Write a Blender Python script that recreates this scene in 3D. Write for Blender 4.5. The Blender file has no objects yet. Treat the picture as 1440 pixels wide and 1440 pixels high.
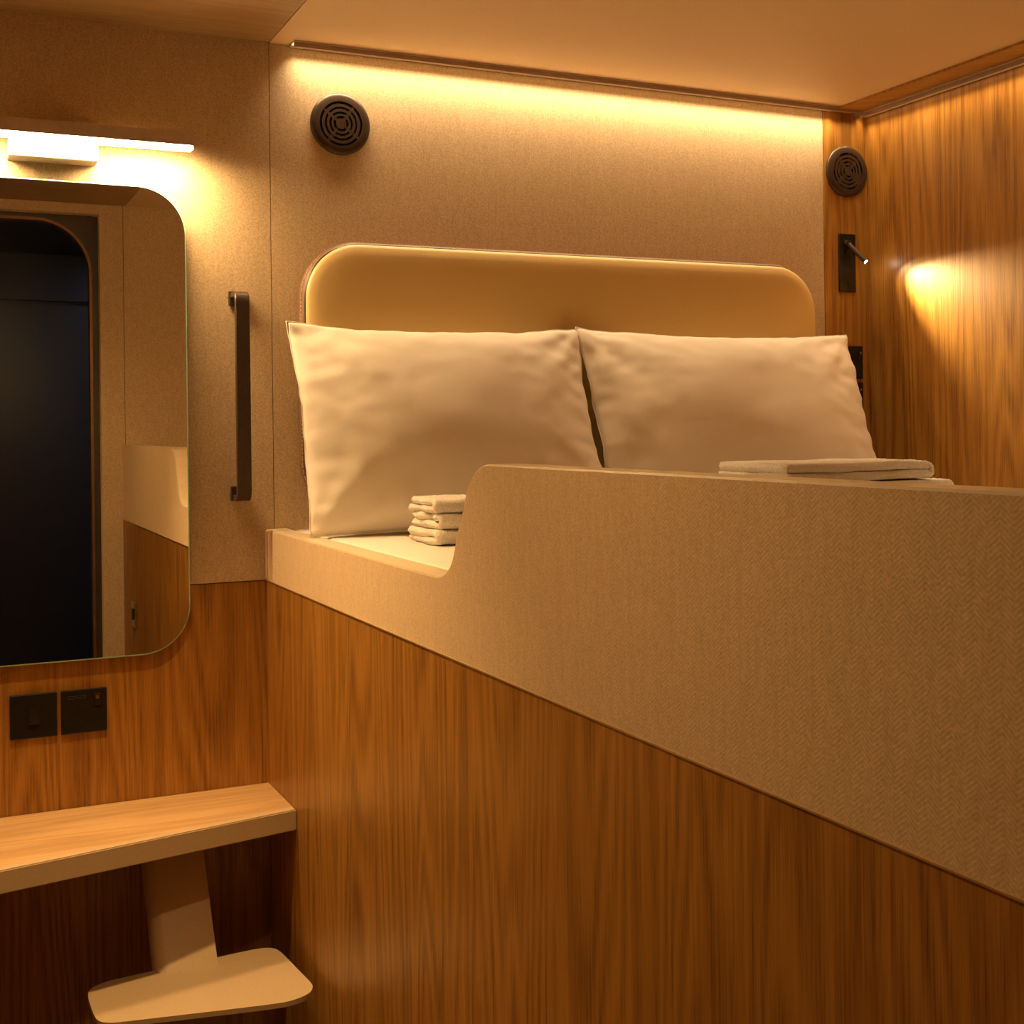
import bpy, bmesh, math, random
from mathutils import Vector, Matrix, noise
random.seed(7)
S = bpy.context.scene
COL = S.collection
PI = math.pi

# ------------------------------------------------------------------ camera
f_px = 1774.0
yaw = math.atan2(828, 1774)
roll = math.radians(0.69)
F = Vector((math.sin(yaw), math.cos(yaw), 0)); R0 = Vector((math.cos(yaw), -math.sin(yaw), 0)); U0 = Vector((0, 0, 1))
Rc = R0*math.cos(roll) - U0*math.sin(roll)
Uc = R0*math.sin(roll) + U0*math.cos(roll)
cd = bpy.data.cameras.new('camera'); cam = bpy.data.objects.new('camera', cd); COL.objects.link(cam)
M = Matrix((Rc, Uc, -F)).transposed().to_4x4(); M.translation = Vector((-0.645, -2.6, 1.55))
cam.matrix_world = M
cd.sensor_width = 36; cd.lens = f_px/1440*36; cd.shift_y = (601-720)/1440; cd.clip_start = 0.02
S.camera = cam

# ------------------------------------------------------------------ world, exposure
w = bpy.data.worlds.new('world'); S.world = w; w.use_nodes = True
w.node_tree.nodes['Background'].inputs[0].default_value = (1, .6, .3, 1)
w.node_tree.nodes['Background'].inputs[1].default_value = 0.01
S.view_settings.view_transform = 'Standard'; S.view_settings.look = 'None'
S.view_settings.exposure = 0.25; S.view_settings.gamma = 1.0
S.view_settings.use_curve_mapping = False
WARM = (1.0, 0.61, 0.24)
MIRROR_LAMP = 195.0      # emission of the bar over the mirror
COVE_BACK = 3.0         # watts of the strip along the back wall
COVE_RIGHT = 2.1
DOWNLIGHT = 78.0
DOWNLIGHT_DOOR = 27.0
READING = 0.9

# ------------------------------------------------------------------ materials
def newmat(name):
    m = bpy.data.materials.new(name); m.use_nodes = True
    nt = m.node_tree; b = nt.nodes['Principled BSDF']
    return m, nt, b
def N(nt, t, **kw):
    n = nt.nodes.new(t)
    for k, v in kw.items(): setattr(n, k, v)
    return n
def math_n(nt, op, a, b=None):
    n = N(nt, 'ShaderNodeMath', operation=op)
    for i, v in enumerate((a, b)):
        if v is None: continue
        if isinstance(v, (int, float)): n.inputs[i].default_value = v
        else: nt.links.new(v, n.inputs[i])
    return n.outputs[0]
def ramp(nt, fac, stops):
    r = N(nt, 'ShaderNodeValToRGB')
    el = r.color_ramp.elements
    while len(el) < len(stops): el.new(.5)
    for e, (p, c) in zip(el, stops): e.position = p; e.color = (*c, 1)
    nt.links.new(fac, r.inputs[0]); return r.outputs[0]
def bump(nt, b, h, strength, dist):
    n = N(nt, 'ShaderNodeBump'); n.inputs['Strength'].default_value = strength; n.inputs['Distance'].default_value = dist
    nt.links.new(h, n.inputs['Height']); nt.links.new(n.outputs[0], b.inputs['Normal'])
def plain(name, col, rough=.5, metal=0., nscale=0, namt=.1, spec=None, bstr=0.):
    m, nt, b = newmat(name)
    b.inputs['Roughness'].default_value = rough; b.inputs['Metallic'].default_value = metal
    if spec is not None: b.inputs['Specular IOR Level'].default_value = spec
    tc = N(nt, 'ShaderNodeTexCoord'); nz = N(nt, 'ShaderNodeTexNoise')
    nz.inputs['Scale'].default_value = nscale or 30; nz.inputs['Detail'].default_value = 3
    nt.links.new(tc.outputs['Object'], nz.inputs['Vector'])
    c = ramp(nt, nz.outputs[0], [(.3, tuple(x*(1-namt) for x in col)), (.7, tuple(min(1, x*(1+namt)) for x in col))])
    nt.links.new(c, b.inputs['Base Color'])
    if bstr: bump(nt, b, nz.outputs[0], bstr, .002)
    return m
def wood(name, dark, mid, light, along='Z', rough=.38, tone=1.0):
    m, nt, b = newmat(name)
    b.inputs['Roughness'].default_value = rough
    tc = N(nt, 'ShaderNodeTexCoord'); sp = N(nt, 'ShaderNodeSeparateXYZ'); nt.links.new(tc.outputs['Object'], sp.inputs[0])
    X, Y, Z = sp.outputs
    if along == 'Z': c = math_n(nt, 'ADD', X, Y); l = Z
    else: c = math_n(nt, 'ADD', Y, Z); l = X
    def vec(sc, sl, off=0.):
        v = N(nt, 'ShaderNodeCombineXYZ')
        nt.links.new(math_n(nt, 'MULTIPLY', c, sc), v.inputs[0]); nt.links.new(math_n(nt, 'MULTIPLY', l, sl), v.inputs[1])
        v.inputs[2].default_value = off; return v.outputs[0]
    # large flowing figure: a slowly varying field cut into growth rings
    n1 = N(nt, 'ShaderNodeTexNoise'); n1.inputs['Scale'].default_value = 1; n1.inputs['Detail'].default_value = 1.5
    nt.links.new(vec(6.5, .5, 3.1), n1.inputs['Vector'])
    rings = math_n(nt, 'SINE', math_n(nt, 'MULTIPLY', n1.outputs[0], 120))
    rings = math_n(nt, 'ADD', math_n(nt, 'MULTIPLY', rings, .5), .5)
    n2 = N(nt, 'ShaderNodeTexNoise'); n2.inputs['Scale'].default_value = 1; n2.inputs['Detail'].default_value = 4; n2.inputs['Roughness'].default_value = .65
    nt.links.new(vec(240, 2.0, 1.), n2.inputs['Vector'])
    n3 = N(nt, 'ShaderNodeTexNoise'); n3.inputs['Scale'].default_value = 1; n3.inputs['Detail'].default_value = 2
    nt.links.new(vec(9, .5, 7.), n3.inputs['Vector'])
    fine = N(nt, 'ShaderNodeTexNoise'); fine.inputs['Scale'].default_value = 1; fine.inputs['Detail'].default_value = 2
    nt.links.new(vec(520, 14, 5.), fine.inputs['Vector'])
    v = math_n(nt, 'ADD', math_n(nt, 'MULTIPLY', rings, .13), math_n(nt, 'MULTIPLY', n2.outputs[0], .48))
    v = math_n(nt, 'ADD', v, math_n(nt, 'MULTIPLY', n3.outputs[0], .28))
    v = math_n(nt, 'ADD', v, math_n(nt, 'MULTIPLY', fine.outputs[0], .32))
    v = math_n(nt, 'SUBTRACT', v, .105)
    col = ramp(nt, v, [(.31, dark), (.50, mid), (.68, light)])
    nt.links.new(col, b.inputs['Base Color'])
    bump(nt, b, n2.outputs[0], .12, .0015)
    return m
def fabric(name, c1, c2, hb=.03, nz=.7, rough=.75):
    """woven wall cloth: narrow herringbone columns of slanting threads"""
    m, nt, b = newmat(name)
    b.inputs['Roughness'].default_value = rough
    b.inputs['Sheen Weight'].default_value = .3; b.inputs['Sheen Tint'].default_value = (1, .8, .55, 1)
    tc = N(nt, 'ShaderNodeTexCoord'); sp = N(nt, 'ShaderNodeSeparateXYZ'); nt.links.new(tc.outputs['Object'], sp.inputs[0])
    X, Y, Z = sp.outputs
    c = math_n(nt, 'ADD', X, Y)
    pp = N(nt, 'ShaderNodeMath', operation='PINGPONG'); nt.links.new(c, pp.inputs[0]); pp.inputs[1].default_value = .0115
    th = math_n(nt, 'SINE', math_n(nt, 'MULTIPLY', math_n(nt, 'ADD', Z, math_n(nt, 'MULTIPLY', pp.outputs[0], .8)), 2*PI/.0042))
    n1 = N(nt, 'ShaderNodeTexNoise'); n1.inputs['Scale'].default_value = 330; n1.inputs['Detail'].default_value = 3
    nt.links.new(tc.outputs['Object'], n1.inputs['Vector'])
    mp = N(nt, 'ShaderNodeMapping'); mp.inputs['Scale'].default_value = (1, 1, .12)
    nt.links.new(tc.outputs['Object'], mp.inputs[0])
    n2 = N(nt, 'ShaderNodeTexNoise'); n2.inputs['Scale'].default_value = 160; n2.inputs['Detail'].default_value = 3
    nt.links.new(mp.outputs[0], n2.inputs['Vector'])
    v = math_n(nt, 'ADD', math_n(nt, 'MULTIPLY', th, hb), math_n(nt, 'MULTIPLY', math_n(nt, 'SUBTRACT', n1.outputs[0], .5), nz))
    v = math_n(nt, 'ADD', v, math_n(nt, 'MULTIPLY', n2.outputs[0], .16))
    v = math_n(nt, 'ADD', v, .34)
    col = ramp(nt, v, [(.24, c1), (.60, c2)])
    nt.links.new(col, b.inputs['Base Color'])
    bump(nt, b, v, .35, .001)
    return m
def emit(name, col, s):
    m, nt, b = newmat(name)
    b.inputs['Base Color'].default_value = (.8, .8, .8, 1)
    b.inputs['Emission Color'].default_value = (*col, 1); b.inputs['Emission Strength'].default_value = s
    return m
WD = wood('teak_veneer', (.16, .060, .008), (.36, .165, .026), (.49, .245, .047))
WS = wood('oak_shelf', (.38, .22, .09), (.52, .32, .14), (.62, .40, .19), along='X', rough=.42)
FAB = fabric('linen_cloth', (.42, .305, .175), (.71, .54, .335))
RAILF = fabric('herringbone_cloth', (.46, .325, .18), (.78, .575, .345), hb=.055, nz=.45)
CEIL = plain('ceiling_laminate', (.78, .58, .36), .55, nscale=250, namt=.06)
CEILW = wood('ceiling_veneer', (.34, .22, .11), (.42, .28, .145), (.48, .33, .18), along='X', rough=.5)
BAND = plain('edge_band', (.56, .45, .30), .4, nscale=60, namt=.04)
BEIGE = plain('beige_powder_coat', (.50, .37, .22), .45, nscale=300, namt=.05)
BRONZE = plain('bronze_metal', (.075, .05, .035), .38, .5, nscale=200, namt=.12)
BRONZED = plain('vent_dark', (.006, .004, .003), .7)
BLACK = plain('black_plastic', (.020, .016, .013), .25, namt=.05)
BLACKG = plain('black_gap', (.004, .003, .003), .9)
CHROME = plain('nickel', (.7, .66, .6), .25, 1.)
ALU = plain('brushed_aluminium', (.58, .47, .38), .45, .3, nscale=90, namt=.06)
BRASS = plain('brass_bead', (.55, .38, .2), .35, .6)
COPPER = plain('copper_bead', (.20, .11, .06), .4, .6)
WHITE = plain('white_cotton', (.86, .78, .65), .85, nscale=900, namt=.03, bstr=.08)
SHEET = plain('white_sheet', (.66, .61, .54), .85, nscale=900, namt=.03, bstr=.08)
TERRY = plain('white_terry', (.80, .74, .64), .95, nscale=380, namt=.14, bstr=1.0)
GOLD = plain('gold_satin', (.76, .56, .24), .45, nscale=500, namt=.05)
LEATH = plain('tan_leather', (.22, .125, .075), .5, nscale=180, namt=.1, bstr=.15)
LIP = plain('strip_trim', (.36, .25, .18), .6)
THREAD = plain('thread', (.75, .65, .5), .7)
AMBER = plain('amber_rocker', (.18, .07, .015), .35)
GLEDGE = plain('glass_edge', (.46, .95, .78), .1, nscale=20, namt=.1)
DARKP = plain('dark_frame_panel', (.05, .032, .02), .45)
CORR = plain('corridor_gloom', (.012, .012, .015), .3)  # near black puts the dark of the unlit corridor into the colour
FLOORM = plain('floor_vinyl', (.09, .06, .04), .5, nscale=40)
m, nt, b = newmat('mirror_silver')
b.inputs['Metallic'].default_value = 1; b.inputs['Roughness'].default_value = 0.0; b.inputs['Base Color'].default_value = (.90, .88, .80, 1)
MIRR = m
GLOW = emit('lamp_diffuser', (1, .64, .29), MIRROR_LAMP)
GLOW2 = emit('strip_diffuser', WARM, 2.0)
GLOW3 = emit('reading_led', (1, .85, .6), 60)

# ------------------------------------------------------------------ mesh helpers (all in world metres)
def box(bm, x0, x1, y0, y1, z0, z1, bev=0.0, seg=2):
    vs = [bm.verts.new((x, y, z)) for x in (x0, x1) for y in (y0, y1) for z in (z0, z1)]
    fs = [bm.faces.new([vs[i] for i in q]) for q in ((0,1,3,2),(4,6,7,5),(0,4,5,1),(2,3,7,6),(0,2,6,4),(1,5,7,3))]
    if bev:
        es = list({e for f in fs for e in f.edges})
        bmesh.ops.bevel(bm, geom=es, offset=bev, segments=seg, profile=.5, affect='EDGES')
    return bm
def B(*a, **k): return box(bmesh.new(), *a, **k)
def cyl(bm, a, b, r, n=24, r2=None, cap=True):
    a, b = Vector(a), Vector(b); d = (b-a).normalized()
    u = d.orthogonal().normalized(); v = d.cross(u); r2 = r if r2 is None else r2
    A = [bm.verts.new(a+(u*math.cos(2*PI*i/n)+v*math.sin(2*PI*i/n))*r) for i in range(n)]
    Bv = [bm.verts.new(b+(u*math.cos(2*PI*i/n)+v*math.sin(2*PI*i/n))*r2) for i in range(n)]
    for i in range(n): bm.faces.new((A[i], A[(i+1)%n], Bv[(i+1)%n], Bv[i]))
    if cap: bm.faces.new(A[::-1]); bm.faces.new(Bv)
    return bm
def poly_prism(bm, pts, mapf, d0, d1):
    """extrude a closed 2-D outline between depths d0 and d1; mapf(u, v, d) -> xyz"""
    A = [bm.verts.new(mapf(u, v, d0)) for u, v in pts]; Bv = [bm.verts.new(mapf(u, v, d1)) for u, v in pts]
    n = len(pts)
    bm.faces.new(A); bm.faces.new(Bv[::-1])
    for i in range(n): bm.faces.new((A[i], Bv[i], Bv[(i+1)%n], A[(i+1)%n]))
    return bm
def rrect(x0, x1, z0, z1, r, n=12):
    p = []
    rr = r if isinstance(r, (list, tuple)) else (r, r, r, r)   # br, tr, tl, bl
    for (cx, cz, a0, q) in ((x1-rr[0], z0+rr[0], -90, rr[0]), (x1-rr[1], z1-rr[1], 0, rr[1]), (x0+rr[2], z1-rr[2], 90, rr[2]), (x0+rr[3], z0+rr[3], 180, rr[3])):
        for i in range(n+1):
            a = math.radians(a0+90*i/n); p.append((cx+q*math.cos(a), cz+q*math.sin(a)))
    return p
XZ = lambda u, v, d: (u, d, v)
def loft(bm, loops, cap0=True, cap1=True, closed=True):
    R = [[bm.verts.new(p) for p in l] for l in loops]; n = len(R[0])
    for a, b in zip(R, R[1:]):
        for i in range(n if closed else n-1): bm.faces.new((a[i], a[(i+1)%n], b[(i+1)%n], b[i]))
    if cap0: bm.faces.new(R[0][::-1])
    if cap1: bm.faces.new(R[-1])
    return R
def empty(name, loc):
    o = bpy.data.objects.new(name, None); o.empty_display_size = .05; COL.objects.link(o); o.location = loc; return o
def world_loc(o):
    v = o.location.copy()
    while o.parent: o = o.parent; v += o.location
    return v
def obj(name, bm, mat, parent=None, smooth=False):
    bmesh.ops.recalc_face_normals(bm, faces=bm.faces[:])
    co = [v.co for v in bm.verts]
    lo = Vector([min(c[i] for c in co) for i in range(3)]); hi = Vector([max(c[i] for c in co) for i in range(3)])
    org = Vector(((lo.x+hi.x)/2, (lo.y+hi.y)/2, lo.z))
    base = world_loc(parent) if parent else Vector((0, 0, 0))
    bmesh.ops.translate(bm, verts=bm.verts[:], vec=-org)
    me = bpy.data.meshes.new(name); bm.to_mesh(me); bm.free(); me.materials.append(mat)
    if smooth:
        for p in me.polygons: p.use_smooth = True
        if smooth != 'all': me.set_sharp_from_angle(angle=math.radians(40))
    o = bpy.data.objects.new(name, me); COL.objects.link(o)
    o.location = org-base; o.parent = parent
    return o
def tag(o, label, cat, group=None):
    o['label'] = label; o['category'] = cat
    if group: o['group'] = group
    return o
def struct(name, bm, mat, label=None):
    o = obj(name, bm, mat); o['kind'] = 'structure'
    if label: o['label'] = label
    return o
def area(name, loc, rot, sx, sy, power, col, spread, parent):
    l = bpy.data.lights.new(name, 'AREA'); l.shape = 'RECTANGLE'; l.size = sx; l.size_y = sy; l.energy = power; l.color = col; l.spread = spread
    o = bpy.data.objects.new(name, l); COL.objects.link(o); o.rotation_euler = rot
    o.location = Vector(loc)-world_loc(parent); o.parent = parent; return o

# ------------------------------------------------------------------ dimensions
XR, XL = 1.602, -1.15
ZC = 2.36
YF = -2.12                # room side of the wall with the doorway
ZJ = 1.238                # joint between cloth and wood
ZR, ZLO = 1.5015, 1.3415    # guard rail: high and low part
ZM = 1.342                # mattress top
DX0, DX1, DZ = -1.02, -.070, 2.325   # doorway
Y2 = -2.22

# ------------------------------------------------------------------ the room
struct('floor', B(XL-.1, XR+.1, Y2, .1, -.05, 0), FLOORM, 'dark vinyl cabin floor')
struct('floor_corridor', B(-2.2, XR+.1, -3.75, Y2, -.05, 0), CORR, 'corridor floor coloured black for the gloom')
c = struct('ceiling', B(XL-.1, XR+.1, Y2, .1, ZC+.012, ZC+.06), BLACKG, 'warm beige cabin ceiling')
obj('ceiling_panel', B(XL, .0175, YF, 0, ZC, ZC+.012), CEILW, c)
obj('ceiling_panel', B(.0195, 1.485, YF, 0, ZC, ZC+.012), CEIL, c)
obj('ceiling_panel', B(1.485, XR, YF, 0, ZC-.006, ZC+.012), WD, c)
wb = struct('wall_back', B(XL-.1, XR+.1, .02, .1, 0, ZC+.012), BLACKG, 'back wall of woven cloth above dark wood')
obj('wall_panel', B(XL, .0170, 0, .02, ZJ+.001, ZC), FAB, wb)
obj('wall_panel', B(.0185, 1.4605, 0, .02, ZJ+.001, ZC), FAB, wb)
obj('wall_panel', B(1.4615, XR, -.002, .02, ZJ+.001, ZC), WD, wb)
obj('wall_panel', B(XL, XR, .001, .02, 0, ZJ-.001), WD, wb)
struct('wall_right', B(XR, XR+.1, Y2, 0.02, 0, ZC+.012), WD, 'glossy teak wall beside the bed')
wl = struct('wall_left', B(XL-.1, XL-.012, Y2, .02, 0, ZC+.012), BLACKG, 'left wall of the cabin')
obj('wall_panel', B(XL-.012, XL, YF, 0, ZJ+.001, ZC), FAB, wl)
obj('wall_panel', B(XL-.012, XL, YF, 0, 0, ZJ-.001), WD, wl)
bm = bmesh.new()
box(bm, XL, DX0, Y2, YF, 0, ZC); box(bm, DX0, DX1, Y2, YF, DZ, ZC)
box(bm, DX1, .0105, Y2, YF, 0, ZC); box(bm, .0125, XR, Y2, YF, 0, ZC)
struct('wall_front', bm, FAB, 'cloth wall with the doorway, seen in the mirror')
# rounded door surround
fr = rrect(DX0+.024, DX1-.022, -.4, DZ-.016, .19, 16)
fr = [p for p in fr if p[1] > 0] 
fr = [(DX1-.022, 0)] + fr + [(DX0+.024, 0)]
bm = bmesh.new()
# plate: outer rectangle minus rounded opening, as a strip between matched points
def outer_pt(u, v):
    if v < .001: return (DX1 if u > (DX0+DX1)/2 else DX0, 0)
    cx, cz = (DX0+DX1)/2, DZ-.6
    if v <= cz: return (DX1 if u > cx else DX0, v)
    dx, dz = u-cx, v-cz
    s = min(abs((DX1-cx)/dx) if dx else 9e9, (DZ-cz)/dz if dz > 0 else 9e9)
    return (cx+dx*s, cz+dz*s)
ins = [((u, v), outer_pt(u, v)) for u, v in fr]
rows = []
for (a, o_) in ins:
    rows.append([bm.verts.new((a[0], y, a[1])) for y in (-2.165, -2.20)] + [bm.verts.new((o_[0], y, o_[1])) for y in (-2.20, -2.165)])
for p, q in zip(rows, rows[1:]):
    for k in range(4): bm.faces.new((p[k], p[(k+1)%4], q[(k+1)%4], q[k]))
df = struct('trim_1', bm, DARKP, 'dark door surround with a rounded opening')
bm = bmesh.new()
loops = []
for i, (u, v) in enumerate(fr):
    p0 = Vector(fr[max(i-1, 0)]); p1 = Vector(fr[min(i+1, len(fr)-1)]); t = (p1-p0).normalized(); nrm = Vector((-t.y, t.x))
    loops.append([(u+nrm.x*a, y, v+nrm.y*a) for a, y in ((.0, -2.155), (.010, -2.155), (.010, -2.205), (.0, -2.205))])
loft(bm, loops)
obj('bead', bm, COPPER, df)
# corridor shell
struct('wall_corridor_far', B(-2.2, XR+.1, -3.75, -3.65, 0, 2.4), CORR, 'corridor wall reflected in the mirror, coloured black for the gloom')
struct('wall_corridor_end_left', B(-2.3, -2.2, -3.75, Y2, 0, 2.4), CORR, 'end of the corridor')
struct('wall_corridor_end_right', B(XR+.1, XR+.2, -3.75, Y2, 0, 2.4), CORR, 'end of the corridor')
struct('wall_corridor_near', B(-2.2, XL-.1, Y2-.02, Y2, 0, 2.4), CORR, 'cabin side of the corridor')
struct('ceiling_corridor', B(-2.2, XR+.1, -3.75, Y2, 2.372, 2.45), CORR, 'corridor ceiling coloured black for the gloom')
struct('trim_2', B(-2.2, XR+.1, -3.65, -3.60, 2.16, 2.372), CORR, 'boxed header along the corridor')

# ------------------------------------------------------------------ bunk
bunk = empty('bunk_bed', (.8, -1.06, 0))
tag(bunk, 'raised bunk with herringbone cloth guard rail above a teak front panel', 'bunk bed')
TH = .045
# rail outline in (y, z) running from the back wall towards the doorway
out = [(-.0, ZJ+.0014), (YF+.001, ZJ+.0014), (YF+.001, ZR)]
def arc(cy, cz, r, a0, a1, n=10): return [(cy+r*math.cos(math.radians(a0+(a1-a0)*i/n)), cz+r*math.sin(math.radians(a0+(a1-a0)*i/n))) for i in range(n+1)]
curve = []
r1, r2 = .085, .075
yv = -1.050
curve += [(yv-r1-.01+ r1*math.cos(math.radians(a)), ZR-r1+r1*math.sin(math.radians(a))) for a in range(90, 14, -6)]
a_end = curve[-1]
low = [(yv+.012+r2 - r2*math.cos(math.radians(a)), ZLO+r2 - r2*math.sin(math.radians(a))) for a in range(12, 91, 6)]
curve += low
out += curve + [(0, ZLO)]
prof = out
bm = bmesh.new()
poly_prism(bm, prof, lambda u, v, d: (d, u, v), 0.0, TH)
obj('guard_rail', bm, RAILF, bunk, smooth=True)
# edge banding over the top of the rail
top = [(YF+.001, ZR)] + curve + [(-.001, ZLO)]
bm = bmesh.new(); loops = []
for i, (u, v) in enumerate(top):
    p0 = Vector(top[max(i-1, 0)]); p1 = Vector(top[min(i+1, len(top)-1)]); t = (p1-p0).normalized(); n_ = Vector((-t.y, t.x))
    if n_.y < 0 and abs(t.x) > .2: n_ = -n_
    e = .0022
    loops.append([(.0006, u, v), (.0015, u+n_.x*e, v+n_.y*e), (TH-.0015, u+n_.x*e, v+n_.y*e), (TH-.0006, u, v)])
loft(bm, loops)
obj('edge_band', bm, BAND, bunk)
obj('front_panel', B(.0, .03, YF+.001, .0, 0, ZJ-.0014), WD, bunk)
obj('joint_bead', B(-.0014, .012, YF+.001, -.0, ZJ-.0013, ZJ+.0013, bev=.0005), BRASS, bunk)
obj('end_strip', B(-.002, .0, -.014, -.0, ZJ+.004, ZLO-.001), BAND, bunk)
obj('platform', B(.03, XR-.001, YF+.001, -.001, ZJ-.12, ZJ-.06), WD, bunk)

def softbox(x0, x1, y0, y1, z0, z1, r, nz=0., seed=0, cuts=24):
    bm = bmesh.new(); box(bm, x0, x1, y0, y1, z0, z1, bev=r, seg=4)
    return bm
m_ = obj('mattress', softbox(TH+.004, XR-.004, YF+.006, -.004, ZJ-.06, ZM, .018), SHEET, smooth=True)
tag(m_, 'mattress in a fitted white sheet behind the guard rail', 'mattress')

# ------------------------------------------------------------------ headboard
hx0, hx1, hz0, hz1 = .071, 1.397, 1.36, 1.947
hb = empty('headboard', ((hx0+hx1)/2, -.025, hz0))
tag(hb, 'wide rounded gold padded headboard with tan leather edge on the cloth wall', 'headboard')
def hring(ins, y, r=.125): return [(u, y, v) for u, v in rrect(hx0+ins, hx1-ins, hz0+ins, hz1-ins, max(.01, r-ins), 14)]
bm = bmesh.new()
loft(bm, [hring(.010, -.0005), hring(.002, -.006), hring(0, -.014), hring(0, -.036), hring(.002, -.042), hring(.006, -.045)])
obj('leather_edge', bm, LEATH, hb, smooth=True)
bm = bmesh.new()
loft(bm, [hring(.006, -.043), hring(.007, -.050), hring(.014, -.0545), hring(.030, -.0575), hring(.06, -.059), hring(.1, -.0595)])
obj('cushion', bm, GOLD, hb, smooth='all')
bm = bmesh.new()
c0 = hring(.0055, -.0455); n = len(c0)
loops = []
for i in range(n):
    p = Vector(c0[i]); t = (Vector(c0[(i+1)%n])-Vector(c0[i-1])).normalized(); nn = Vector((0, -1, 0)); s = t.cross(nn)
    loops.append([p+(nn*math.cos(a)+s*math.sin(a))*.0017 for a in (0, PI/2, PI, 3*PI/2)])
R = loft(bm, loops, False, False); 
for k in range(4): bm.faces.new((R[-1][k], R[-1][(k+1)%4], R[0][(k+1)%4], R[0][k]))
obj('piping', bm, BRONZE, hb, smooth=True)
bm = bmesh.new()
per = hring(-.0006, -.034); acc = 0
for i in range(len(per)):
    a = Vector(per[i]); b_ = Vector(per[(i+1) % len(per)]); L = (b_-a).length
    if L < 1e-5: continue
    d = (b_-a)/L; s = 0
    while s < L:
        s += .0085
        q = a+d*min(s, L); q0 = a+d*max(0, min(s, L)-.005)
        cyl(bm, q0, q, .0008, 4)
    acc += L
st = obj('stitching', bm, THREAD, hb); st['kind'] = 'stuff'

# ------------------------------------------------------------------ pillows
def pillow(name, xa, xb, ztop, ytop, ybot, T, seed, label, tl=0., flange=.0):
    """leaning pillow: top edge at (ytop, ztop), bottom edge on the mattress at ybot"""
    n = 72; mq = 52
    W = (xb-xa)/2; cx = (xa+xb)/2
    top = Vector((cx, ytop, ztop)); bot = Vector((cx, ybot, ZM+.004))
    up = (top-bot); H = up.length/2; up.normalize(); mid = (top+bot)/2
    nr = Vector((0, -up.z, up.y)); 
    if nr.y > 0: nr = -nr
    rnd = random.Random(seed); off = Vector((rnd.random()*50, rnd.random()*50, rnd.random()*50))
    bm = bmesh.new(); G = []
    for side in (1, -1):
        g = []
        for j in range(mq+1):
            row = []
            for i in range(n+1):
                u = -math.cos(PI*i/n)*.35+(-1+2*i/n)*.65; v = -math.cos(PI*j/mq)*.35+(-1+2*j/mq)*.65
                edge = i in (0, n) or j in (0, mq)
                if side == -1 and edge: row.append(G[0][j][i]); continue
                px = W*u*(1-.034*(1-v*v)); py = H*v*(1-(.075 if v > 0 else .012)*(1-u*u))
                k = max(0., (1-u*u))**.62*max(0., (1-v*v))**.55
                t = T*k*(1.0-.12*v)
                # creases running in from the corners and a soft lumpiness
                cr = 0.
                for (a, b_) in ((-1, -1), (1, -1), (-1, 1), (1, 1)):
                    dx, dy = u-a, v-b_; r = math.hypot(dx*W, dy*H)/.30
                    if r < 1: 
                        an = math.atan2(abs(dy)*H, abs(dx)*W)
                        cr += (1-r)**1.5*min(1, r*5)*(math.sin(an*9+seed+a*2+b_)*.007)
                ns = noise.noise(Vector((u*2.2, v*1.6, side*3.))+off)*.007+noise.noise(Vector((u*6, v*4, side*3.))+off)*.0015
                ew = noise.noise(Vector((u*9, v*9, 1.))+off)*.006
                p = mid+Vector((1, 0, 0))*px+up*py+nr*(side*(t+(cr+ns)*min(1, k*1.6+.05))+ew*(1-k))
                p += nr*noise.noise(Vector((u*2.5, v*2.5, 9))+off)*.012*(1-k)**3
                if p.z < ZM+.003: p.z = ZM+.003+ (p.z-ZM)*.02
                if p.y > -.063: p.y = -.063+(p.y+.063)*.05
                row.append(bm.verts.new(p))
            g.append(row)
        G.append(g)
    for s, g in enumerate(G):
        for j in range(mq):
            for i in range(n):
                q = (g[j][i], g[j][i+1], g[j+1][i+1], g[j+1][i])
                bm.faces.new(q if s == 0 else q[::-1])
    bmesh.ops.recalc_face_normals(bm, faces=bm.faces[:])
    # the stitched seam that stands out along the rim
    rim = G[0][0][:] + [G[0][j][n] for j in range(1, mq+1)] + [G[0][mq][i] for i in range(n-1, -1, -1)] + [G[0][j][0] for j in range(mq-1, 0, -1)]
    rim = [v.co.copy() for v in rim]
    o = obj(name, bm, WHITE, smooth='all')
    tag(o, label, 'pillow', 'pillows leaning on the headboard')
    bm = bmesh.new(); loops = []; N_ = len(rim)
    for i in range(N_):
        t = (rim[(i+1)%N_]-rim[i-1])
        t = t.normalized() if t.length > 1e-6 else Vector((1, 0, 0))
        s = t.cross(nr).normalized()
        loops.append([rim[i]+(nr*math.cos(a)+s*math.sin(a))*.0014 for a in (0, PI/3, 2*PI/3, PI, 4*PI/3, 5*PI/3)])
    R = loft(bm, loops, False, False)
    for k in range(6): bm.faces.new((R[-1][k], R[-1][(k+1)%6], R[0][(k+1)%6], R[0][k]))
    obj('seam', bm, WHITE, o, smooth='all')
    return o
pillow('pillow', .022, .690, 1.768, -.095, -.255, .082, 3, 'white pillow nearest the mirror, its corner over the low end of the rail')
pillow('pillow', .684, 1.453, 1.772, -.094, -.246, .080, 11, 'white pillow beside the teak wall below the reading lamp')

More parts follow.
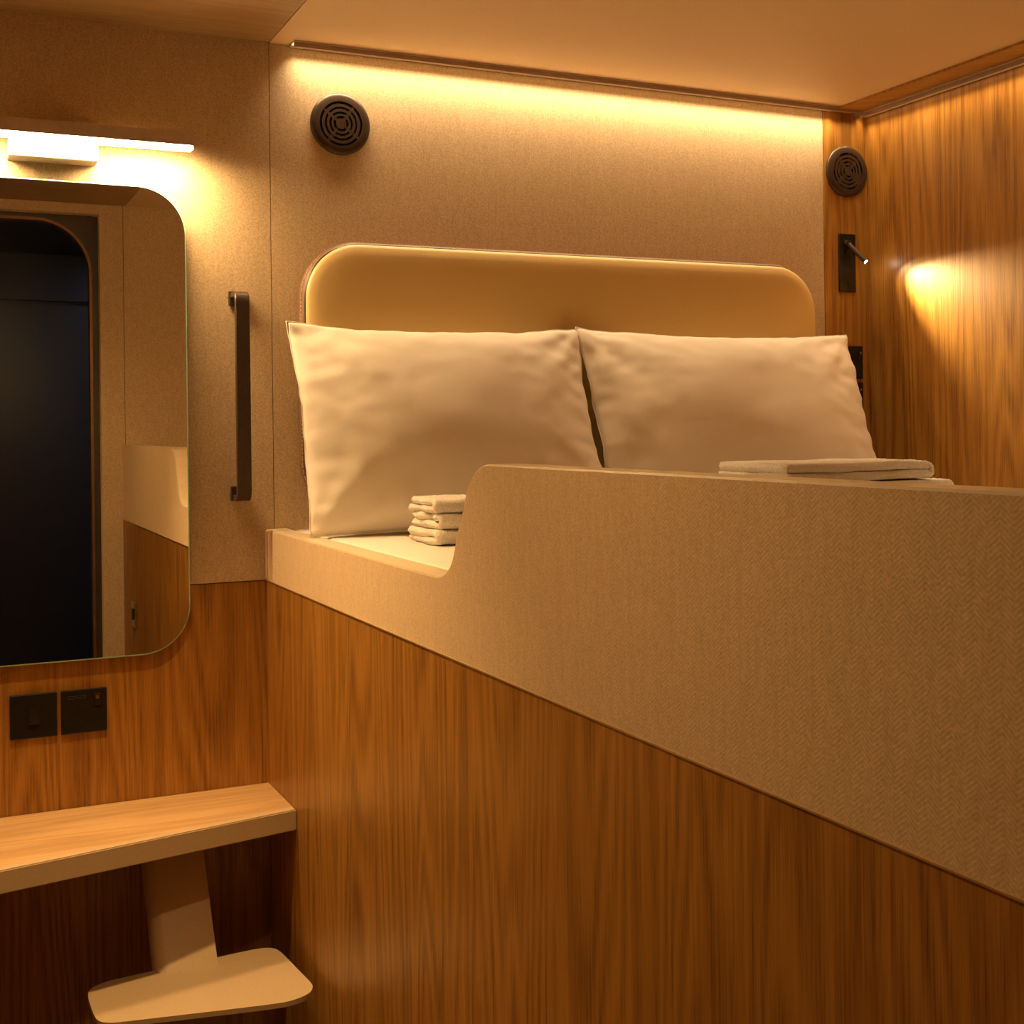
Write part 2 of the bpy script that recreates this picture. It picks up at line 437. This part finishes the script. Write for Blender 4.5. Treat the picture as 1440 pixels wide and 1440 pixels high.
# ------------------------------------------------------------------ towels
def towel(name, layers, t, length, x0, x1, y0, z0, axis, label, group, seed=0, jit=.006):
    """a cloth folded back and forth: serpentine section of thickness t, extruded across its width"""
    rnd = random.Random(seed)
    path = []; r = t/2*1.02
    for k in range(layers):
        z = r+k*2*r
        s0, s1 = (r, length-r) if k % 2 == 0 else (length-r, r)
        nseg = 34
        for i in range(nseg+1): path.append((s0+(s1-s0)*i/nseg, z))
        if k < layers-1:
            cx = s1; sg = 1 if s1 > s0 else -1
            for i in range(1, 6):
                a = -PI/2+PI*i/6; path.append((cx+sg*r*math.cos(a)*1.0, z+r+r*math.sin(a)))
    nw = 56; bm = bmesh.new(); loops = []
    off = Vector((rnd.random()*30, seed*1.7, 0))
    th = t*.49
    for i, (s, z) in enumerate(path):
        p0 = Vector(path[max(0, i-1)]); p1 = Vector(path[min(len(path)-1, i+1)]); tt = (p1-p0).normalized(); nn = Vector((-tt.y, tt.x))
        ring = []
        for side in (1, -1):
            for j in range(nw+1):
                q = j/nw if side == 1 else 1-j/nw
                rr = min(1, min(q, 1-q)*((x1-x0))/(th*.9)); h = th*math.sqrt(max(0.0, 1-(1-rr)**2))*.92+th*.08
                ds = s+nn.x*h*side; dz = z+nn.y*h*side
                wob = noise.noise(Vector((q*5, i*.10, seed))+off)
                wx = x0+(x1-x0)*q+noise.noise(Vector((i*.12, 3, q*2))+off)*jit*1.6
                dz += wob*.0024+noise.noise(Vector((q*60, i*.9, seed))+off)*.0018
                dz = max(dz, .0004)
                ds += noise.noise(Vector((q*4, z*60, 5))+off)*jit
                ring.append((wx, y0-ds, z0+dz) if axis == 'Y' else (y0+ds, wx, z0+dz))
        loops.append(ring)
    loft(bm, loops)
    o = obj(name, bm, TERRY, smooth='all'); tag(o, label, 'towel', group); return o
zb = ZM+.0010
GW = 'small towels stacked by the rail cutout'
towel('hand_towel', 2, .0130, .150, .168, .42, -.385, zb, 'Y', 'bottom small towel of the short stack by the rail cutout', GW, 1)
towel('hand_towel', 2, .0138, .140, .176, .42, -.390, zb+.0270, 'Y', 'folded small towel second from the bottom of the short stack', GW, 2)
towel('hand_towel', 2, .0125, .138, .172, .42, -.388, zb+.0557, 'Y', 'topmost folded small towel of the short stack by the cutout', GW, 5)
GB = 'bath towels stacked behind the rail'
towel('bath_towel', 2, .026, .40, -.62, -.36, .855, zb, 'X', 'bottom bath towel of the stack near the teak wall', GB, 6)
towel('bath_towel', 2, .017, .425, -.615, -.37, .865, zb+.0545, 'X', 'middle bath towel showing a fold end below the top one', GB, 7)
towel('bath_towel', 2, .0185, .375, -.61, -.375, .865, zb+.0915, 'X', 'topmost bath towel with a thick round fold near the teak wall', GB, 8)

# ------------------------------------------------------------------ mirror and its lamp
mx0, mx1, mz0, mz1 = -.66, -.160, 1.106, 2.040
mir = empty('mirror', ((mx0+mx1)/2, -.01, mz0))
tag(mir, 'frameless wall mirror with rounded corners above the sockets', 'mirror')
def mring(ins, y): return [(u, y, v) for u, v in rrect(mx0+ins, mx1-ins, mz0+ins, mz1-ins, .095-ins, 16)]
bm = bmesh.new(); loft(bm, [mring(.0, -.012), mring(.0, -.0150), mring(.0028, -.0181), mring(.0045, -.0181)], True, True)
obj('glass_edge', bm, GLEDGE, mir, smooth=True)
bm = bmesh.new(); loft(bm, [mring(.0030, -.0175), mring(.0030, -.0183)]); obj('mirror_face', bm, MIRR, mir)
obj('backing', B(mx0+.04, mx1-.04, -.012, -.0005, mz0+.06, mz1-.06), BLACK, mir)

lx0, lx1 = -.67, -.157
lamp = empty('mirror_lamp', ((lx0+lx1)/2, -.04, 2.07))
tag(lamp, 'slim horizontal bar lamp on a metal bracket glowing above the mirror', 'lamp')
obj('bracket', B(-.494, -.332, -.052, -.0005, 2.074, 2.147, bev=.002), ALU, lamp)
bm = bmesh.new()
# housing: channel section open below
sec = [(-.052, 2.137), (-.088, 2.137), (-.088, 2.1120), (-.084, 2.1120), (-.084, 2.122), (-.056, 2.122), (-.056, 2.108), (-.052, 2.108)]
poly_prism(bm, sec, lambda u, v, d: (d, u, v), lx0, lx1)
obj('bar_housing', bm, ALU, lamp)
obj('diffuser', B(lx0+.002, lx1-.002, -.0868, -.0565, 2.1055, 2.1212, bev=.0015), GLOW, lamp)
obj('end_cap', B(lx1-.0005, lx1+.002, -.0885, -.0518, 2.1055, 2.1375), ALU, lamp)
obj('end_cap', B(lx0-.002, lx0+.0005, -.0885, -.0518, 2.1055, 2.1375), ALU, lamp)

# ------------------------------------------------------------------ grab handle
gh = empty('grab_handle', (-.056, -.025, 1.405))
tag(gh, 'dark bronze vertical grab handle on the cloth wall beside the mirror', 'handle')
def path_arc():
    p = [(0.0, 1.828), (-.034, 1.828)]
    r = .016
    p += [(-.034-r*math.sin(math.radians(a)), 1.812+r*math.cos(math.radians(a))) for a in range(10, 91, 10)]
    p += [(-.05, 1.428)]
    p += [(-.034-r*math.cos(math.radians(a)), 1.428-r*math.sin(math.radians(a))) for a in range(10, 91, 10)]
    p += [(0.0, 1.412)]
    return p
pa = path_arc(); bm = bmesh.new(); loops = []
for i, (y, z) in enumerate(pa):
    p0 = Vector(pa[max(0, i-1)]); p1 = Vector(pa[min(len(pa)-1, i+1)]); t = (p1-p0).normalized(); nn = Vector((-t.y, t.x))
    hw, ht = .0145, .0058
    c4 = [(-hw+.0015, ht), (hw-.0015, ht), (hw, ht-.0015), (hw, -ht+.0015), (hw-.0015, -ht), (-hw+.0015, -ht), (-hw, -ht+.0015), (-hw, ht-.0015)]
    loops.append([(-.056+a, y+nn.x*b_, z+nn.y*b_) for a, b_ in c4])
loft(bm, loops); obj('bar', bm, BRONZE, gh, smooth=True)
for z in (1.807, 1.406):
    ft = obj('foot', B(-.0735, -.040, -.010, -.0003, z, z+.030, bev=.002), BRONZE, gh)
    obj('screw', cyl(bmesh.new(), (-.0737, -.005, z+.016), (-.0752, -.005, z+.016), .0028, 12), CHROME, ft)

# ------------------------------------------------------------------ switch and sockets
def plate(name, x0, z0, label, cat, size=.086):
    e = empty(name, (x0+size/2, -.004, z0)); tag(e, label, cat)
    obj('faceplate', B(x0, x0+size, -.0075, -.0003, z0, z0+size, bev=.002), BLACK, e)
    return e
px0, pz0 = -.501, .962
e = plate('light_switch', px0, pz0, 'square black light switch below the mirror, left of the socket', 'switch')
obj('rocker_surround', B(px0+.032, px0+.054, -.0085, -.0072, pz0+.026, pz0+.062), BLACKG, e)
bm = bmesh.new(); poly_prism(bm, [(-.008, .028), (-.0135, .028), (-.0092, .060), (-.008, .060)], lambda u, v, d: (d, u, pz0+v), px0+.0335, px0+.0525)
obj('rocker', bm, BLACK, e)
sx = -.4085
e = plate('power_socket', sx, pz0, 'square black power socket with charging ports beside the light switch', 'socket')
cx = sx+.028
obj('earth_hole', B(cx-.0022, cx+.0022, -.0082, -.0072, pz0+.042, pz0+.052), BLACKG, e)
obj('pin_hole', B(cx-.016, cx-.007, -.0082, -.0072, pz0+.019, pz0+.0245), BLACKG, e)
obj('pin_hole', B(cx+.007, cx+.016, -.0082, -.0072, pz0+.019, pz0+.0245), BLACKG, e)
for ux in (.013, .031):
    u_ = obj('charging_port', B(sx+ux, sx+ux+.0145, -.0082, -.0072, pz0+.0685, pz0+.0745), CHROME, e)
    obj('port_slot', B(sx+ux+.001, sx+ux+.0135, -.0085, -.008, pz0+.0695, pz0+.0735), BLACKG, u_)
rk = obj('rocker', B(sx+.0615, sx+.0735, -.0115, -.0072, pz0+.054, pz0+.0765, bev=.0015), BLACK, e)
obj('indicator', B(sx+.0645, sx+.0705, -.0122, -.0114, pz0+.066, pz0+.073), AMBER, rk)
for i, z in enumerate((1.665, 1.570)):
    e = plate('power_socket', 1.490, z, ('black socket plate on the teak strip, upper of two behind the pillow', 'black socket plate on the teak strip, lower of two behind the pillow')[i], 'socket')
    e.location.y -= .002
    obj('earth_hole', B(1.531, 1.5355, -.0102, -.0092, z+.050, z+.060), BLACKG, e)
    for q in (-.012, .012): obj('pin_hole', B(1.533+q-.0045, 1.533+q+.0045, -.0102, -.0092, z+.026, z+.032), BLACKG, e)
    rk = obj('rocker', B(1.560, 1.570, -.0125, -.0092, z+.052, z+.072, bev=.001), BLACK, e)
    obj('indicator', B(1.562, 1.568, -.0132, -.0123, z+.064, z+.070), CHROME, rk)
# switch on the bunk front, seen only in the mirror
e = empty('light_switch', (-.004, -1.86, .890)); tag(e, 'steel light switch on the bunk front, seen only in the mirror', 'switch')
obj('faceplate', B(-.007, -.0003, -1.903, -1.817, .890, .976, bev=.002), CHROME, e)
obj('rocker', B(-.011, -.0068, -1.871, -1.849, .914, .952, bev=.001), BLACK, e)

# ------------------------------------------------------------------ shelf, stringer and step
sh = empty('wall_shelf', (-.55, -.15, .777))
tag(sh, 'pale oak ledge on the wall under the sockets, widening to the left', 'shelf')
def front(x): return -.2125+(x)*.1975
pts = [(-.001, -.0005), (XL+.001, -.0005), (XL+.001, front(XL)+.022), (-.001, front(0)+.022)]
bm = bmesh.new(); poly_prism(bm, pts, lambda u, v, d: (u, v, d), .779, .8165); obj('shelf_top', bm, WS, sh)
pts = [(-.001, front(0)+.022), (XL+.001, front(XL)+.022), (XL+.001, front(XL)), (-.001, front(0))]
bm = bmesh.new(); poly_prism(bm, pts, lambda u, v, d: (u, v, d), .777, .8175)
bmesh.ops.bevel(bm, geom=[e_ for e_ in bm.edges if abs(e_.verts[0].co.z-e_.verts[1].co.z) < 1e-5], offset=.002, segments=2, affect='EDGES')
obj('front_edge', bm, BEIGE, sh)

ld = empty('bunk_step', (-.21, -.40, 0))
tag(ld, 'beige metal climbing step on a slanted post below the oak ledge', 'step')
# slanted post: front face runs from (y -.06, z .775) down and out to the floor
sl = .735
def yf(z): return -.215-(.554-z)*sl
bm = bmesh.new(); loops = []
for z in (.776, .4, .0):
    y = yf(z); ce = .022
    loops.append([(-.155, y, z), (-.246, y, z), (-.260, y+.006, z), (-.268, y+.02, z), (-.268, y+.052, z), (-.155, y+.052, z)])
loft(bm, loops); obj('post', bm, BEIGE, ld, smooth=True)
out = [(-.391, -.335), (-.385, -.360), (-.367, -.373), (-.350, -.377), (-.10, -.428), (-.065, -.428), (-.035, -.415), (-.021, -.392), (-.020, -.372), (-.027, -.300), (-.035, -.205), (-.047, -.188), (-.068, -.180),
       (-.143, -.185), (-.330, -.197), (-.362, -.203), (-.383, -.218), (-.392, -.240)]
# smooth the outline with Chaikin passes
for _ in range(3):
    q = []
    for i in range(len(out)):
        a, b_ = Vector(out[i]), Vector(out[(i+1) % len(out)]); q += [tuple(a*.75+b_*.25), tuple(a*.25+b_*.75)]
    out = q
bm = bmesh.new(); poly_prism(bm, out, lambda u, v, d: (u, v, d), .541, .550); obj('tread', bm, BEIGE, ld, smooth=True)

# ------------------------------------------------------------------ round air vents
def ringm(bm, cx, cz, r0, r1, y0, y1, a0=0., a1=360., n=48):
    full = a1-a0 >= 359.9
    A = []
    m = n if full else n+1
    for i in range(m):
        a = math.radians(a0+(a1-a0)*i/n); c_, s_ = math.cos(a), math.sin(a)
        A.append([bm.verts.new((cx+r*c_, y, cz+r*s_)) for r, y in ((r0, y0), (r0, y1), (r1, y1), (r1, y0))])
    for i in range(m if full else m-1):
        p, q = A[i], A[(i+1) % m]
        for k in range(4): bm.faces.new((p[k], p[(k+1)%4], q[(k+1)%4], q[k]))
    if not full: bm.faces.new(A[0]); bm.faces.new(A[-1][::-1])
    return bm
def vent(cx, cz, y, label, shut=False):
    e = empty('air_vent', (cx, y-.006, cz-.066)); tag(e, label, 'vent', 'round bronze air vents')
    bm = bmesh.new(); loops = []
    n = 56
    for r, yy in ((.066, y-.0003), (.066, y-.004), (.064, y-.0065), (.058, y-.0085), (.0475, y-.0085), (.0475, y-.003)):
        loops.append([(cx+r*math.cos(2*PI*i/n), yy, cz+r*math.sin(2*PI*i/n)) for i in range(n)])
    loft(bm, loops, False, False); obj('flange', bm, BRONZE, e, smooth=True)
    obj('backing', cyl(bmesh.new(), (cx, y-.0004, cz), (cx, y-.0028, cz), .050, 40), BRONZED, e)
    for r0, r1 in ((.0362, .0425), (.0260, .0318), (.0165, .0215)):
        obj('grille_ring', ringm(bmesh.new(), cx, cz, r0, r1, y-.003, y-.008), BRONZE, e)
    obj('hub', cyl(bmesh.new(), (cx, y-.003, cz), (cx, y-.0085, cz), .0115, 24), BRONZE, e)
    for k in range(4):
        a = math.radians(45+90*k+(8 if not shut else 0)); d = Vector((math.cos(a), 0, math.sin(a))); s = Vector((-d.z, 0, d.x))
        bm = bmesh.new(); c_ = Vector((cx, 0, cz)); hw = .0032
        vs = [bm.verts.new(c_+d*r+s*t*hw+Vector((0, yy, 0))) for yy in (y-.003, y-.0078) for r, t in ((.009, -1), (.0485, -1), (.0485, 1), (.009, 1))]
        for q in ((0,1,2,3), (4,7,6,5), (0,4,5,1), (1,5,6,2), (2,6,7,3), (3,7,4,0)): bm.faces.new([vs[i] for i in q])
        obj('spoke', bm, BRONZE, e)
        if shut:
            a0 = [62, 152, 242, 332][k]
            obj('shutter', ringm(bmesh.new(), cx, cz, .011, .0478, y-.003, y-.0062, a0-30, a0+28, 16), BRONZE, e)
    return e
vent(.171, 2.203, 0, 'bronze round air vent on the cloth wall, slots fully open')
vent(1.5335, 2.203, -.002, 'bronze round air vent on the teak strip, slots half shut', True)

# ------------------------------------------------------------------ reading lamp
rl = empty('reading_lamp', (1.531, -.005, 1.89)); tag(rl, 'small black reading lamp with swivel stick, shining on the teak wall', 'lamp')
obj('backplate', B(1.505, 1.557, -.008, -.0022, 1.890, 2.041, bev=.001), BLACK, rl)
p0 = Vector((1.527, -.012, 2.016)); p1 = Vector((1.552, -.052, 1.9645)); d = (p1-p0).normalized()
obj('pivot', cyl(bmesh.new(), (1.527, -.0075, 2.016), (1.527, -.019, 2.016), .008, 20), BRONZE, rl, smooth=True)
hd = obj('lamp_stick', cyl(bmesh.new(), p0, p1, .0062, 20), BRONZE, rl, smooth=True)
obj('led', cyl(bmesh.new(), p1-d*.001, p1+d*.0012, .0048, 16), GLOW3, hd)
l = bpy.data.lights.new('reading_spot', 'SPOT'); l.energy = READING; l.color = (1, .70, .32); l.spot_size = math.radians(80); l.spot_blend = .35; l.shadow_soft_size = .004
lo = bpy.data.objects.new('reading_spot', l); COL.objects.link(lo)
dirv = Vector((-.04, -.85, -.53)).normalized()
lo.rotation_euler = dirv.to_track_quat('-Z', 'Y').to_euler(); lo.parent = rl; lo.location = (p1+d*.004)-world_loc(rl)
# the lens throws a tighter, stronger core inside the wide beam
l2 = bpy.data.lights.new('reading_core', 'SPOT'); l2.energy = READING*62; l2.color = (1, .70, .32); l2.spot_size = math.radians(60); l2.spot_blend = 1.0; l2.shadow_soft_size = .004
lo2 = bpy.data.objects.new('reading_core', l2); COL.objects.link(lo2)
lo2.rotation_euler = Vector((-.02, -.47, -.24)).to_track_quat('-Z', 'Y').to_euler(); lo2.parent = rl; lo2.location = lo.location

# ------------------------------------------------------------------ cove light strips
def cove(label, along, a0, a1, power):
    e = empty('led_strip', ((a0+a1)/2, -.02, ZC-.012) if along == 'X' else (XR-.02, (a0+a1)/2, ZC-.018))
    tag(e, label, 'light strip')
    zt = ZC-.0003 if along == 'X' else ZC-.0063
    def bx(s0, s1, z0, z1, **k):
        return B(a0, a1, -s1, -s0, z0, z1, **k) if along == 'X' else B(XR-s1, XR-s0, a0, a1, z0, z1, **k)
    obj('channel', bx(.004, .040, zt-.003, zt), ALU, e)
    obj('lip', bx(.034, .039, zt-.0125, zt-.003, bev=.0012), LIP, e)
    obj('inner_lip', bx(.004, .0065, zt-.0055, zt-.003), ALU, e)
    obj('diffuser', bx(.019, .032, zt-.0050, zt-.003), GLOW2, e)
    mid = (a0+a1)/2; L = abs(a1-a0)-.01
    tilt = math.radians(5)
    if along == 'X': area('strip_light', (mid, -.0255, zt-.0055), (tilt, 0, 0), L, .012, power, (1, .71, .40), math.radians(95), e)
    else: area('strip_light', (XR-.0255, mid, zt-.0055), (0, -tilt, 0), .012, L, power, (1, .71, .40), math.radians(95), e)
cove('slim light strip in the ceiling edge along the cloth wall', 'X', .062, XR-.041, COVE_BACK)
cove('slim light strip in the ceiling edge along the teak wall', 'Y', YF+.05, -.003, COVE_RIGHT)

# added unseen cool lamp, gives the corridor a faint bluish glow
l = bpy.data.lights.new('corridor_fill', 'AREA'); l.energy = 6.0; l.color = (.6, .68, 1.0); l.size = .3
lo = bpy.data.objects.new('corridor_fill', l); COL.objects.link(lo); lo.location = (.45, -3.0, 2.365)

# recessed downlights in the cabin ceiling, out of the frame
def downlight(x, y, label, power, size):
    dl = empty('ceiling_downlight', (x, y, ZC-.006)); tag(dl, label, 'lamp')
    bm = bmesh.new(); loops = [[(x+r_*math.cos(2*PI*i/32), y+r_*math.sin(2*PI*i/32), z) for i in range(32)] for r_, z in ((.042, ZC-.0003), (.042, ZC-.004), (.038, ZC-.006), (.030, ZC-.006), (.030, ZC-.0003))]
    loft(bm, loops, False, False); obj('trim_ring', bm, ALU, dl, smooth=True)
    obj('lens', cyl(bmesh.new(), (x, y, ZC-.003), (x, y, ZC-.0005), .029, 32), GLOW2, dl)
    l = bpy.data.lights.new('downlight_spot', 'SPOT'); l.energy = power; l.color = WARM; l.spot_size = math.radians(size); l.spot_blend = 1.0; l.shadow_soft_size = .028
    lo = bpy.data.objects.new('downlight_spot', l); COL.objects.link(lo); lo.parent = dl; lo.location = (0, 0, -.004)
downlight(-.36, -.66, 'small round recessed ceiling downlight above the climbing step', DOWNLIGHT, 75)
downlight(-.50, -1.50, 'small round recessed ceiling downlight just inside the doorway', DOWNLIGHT_DOOR, 125)
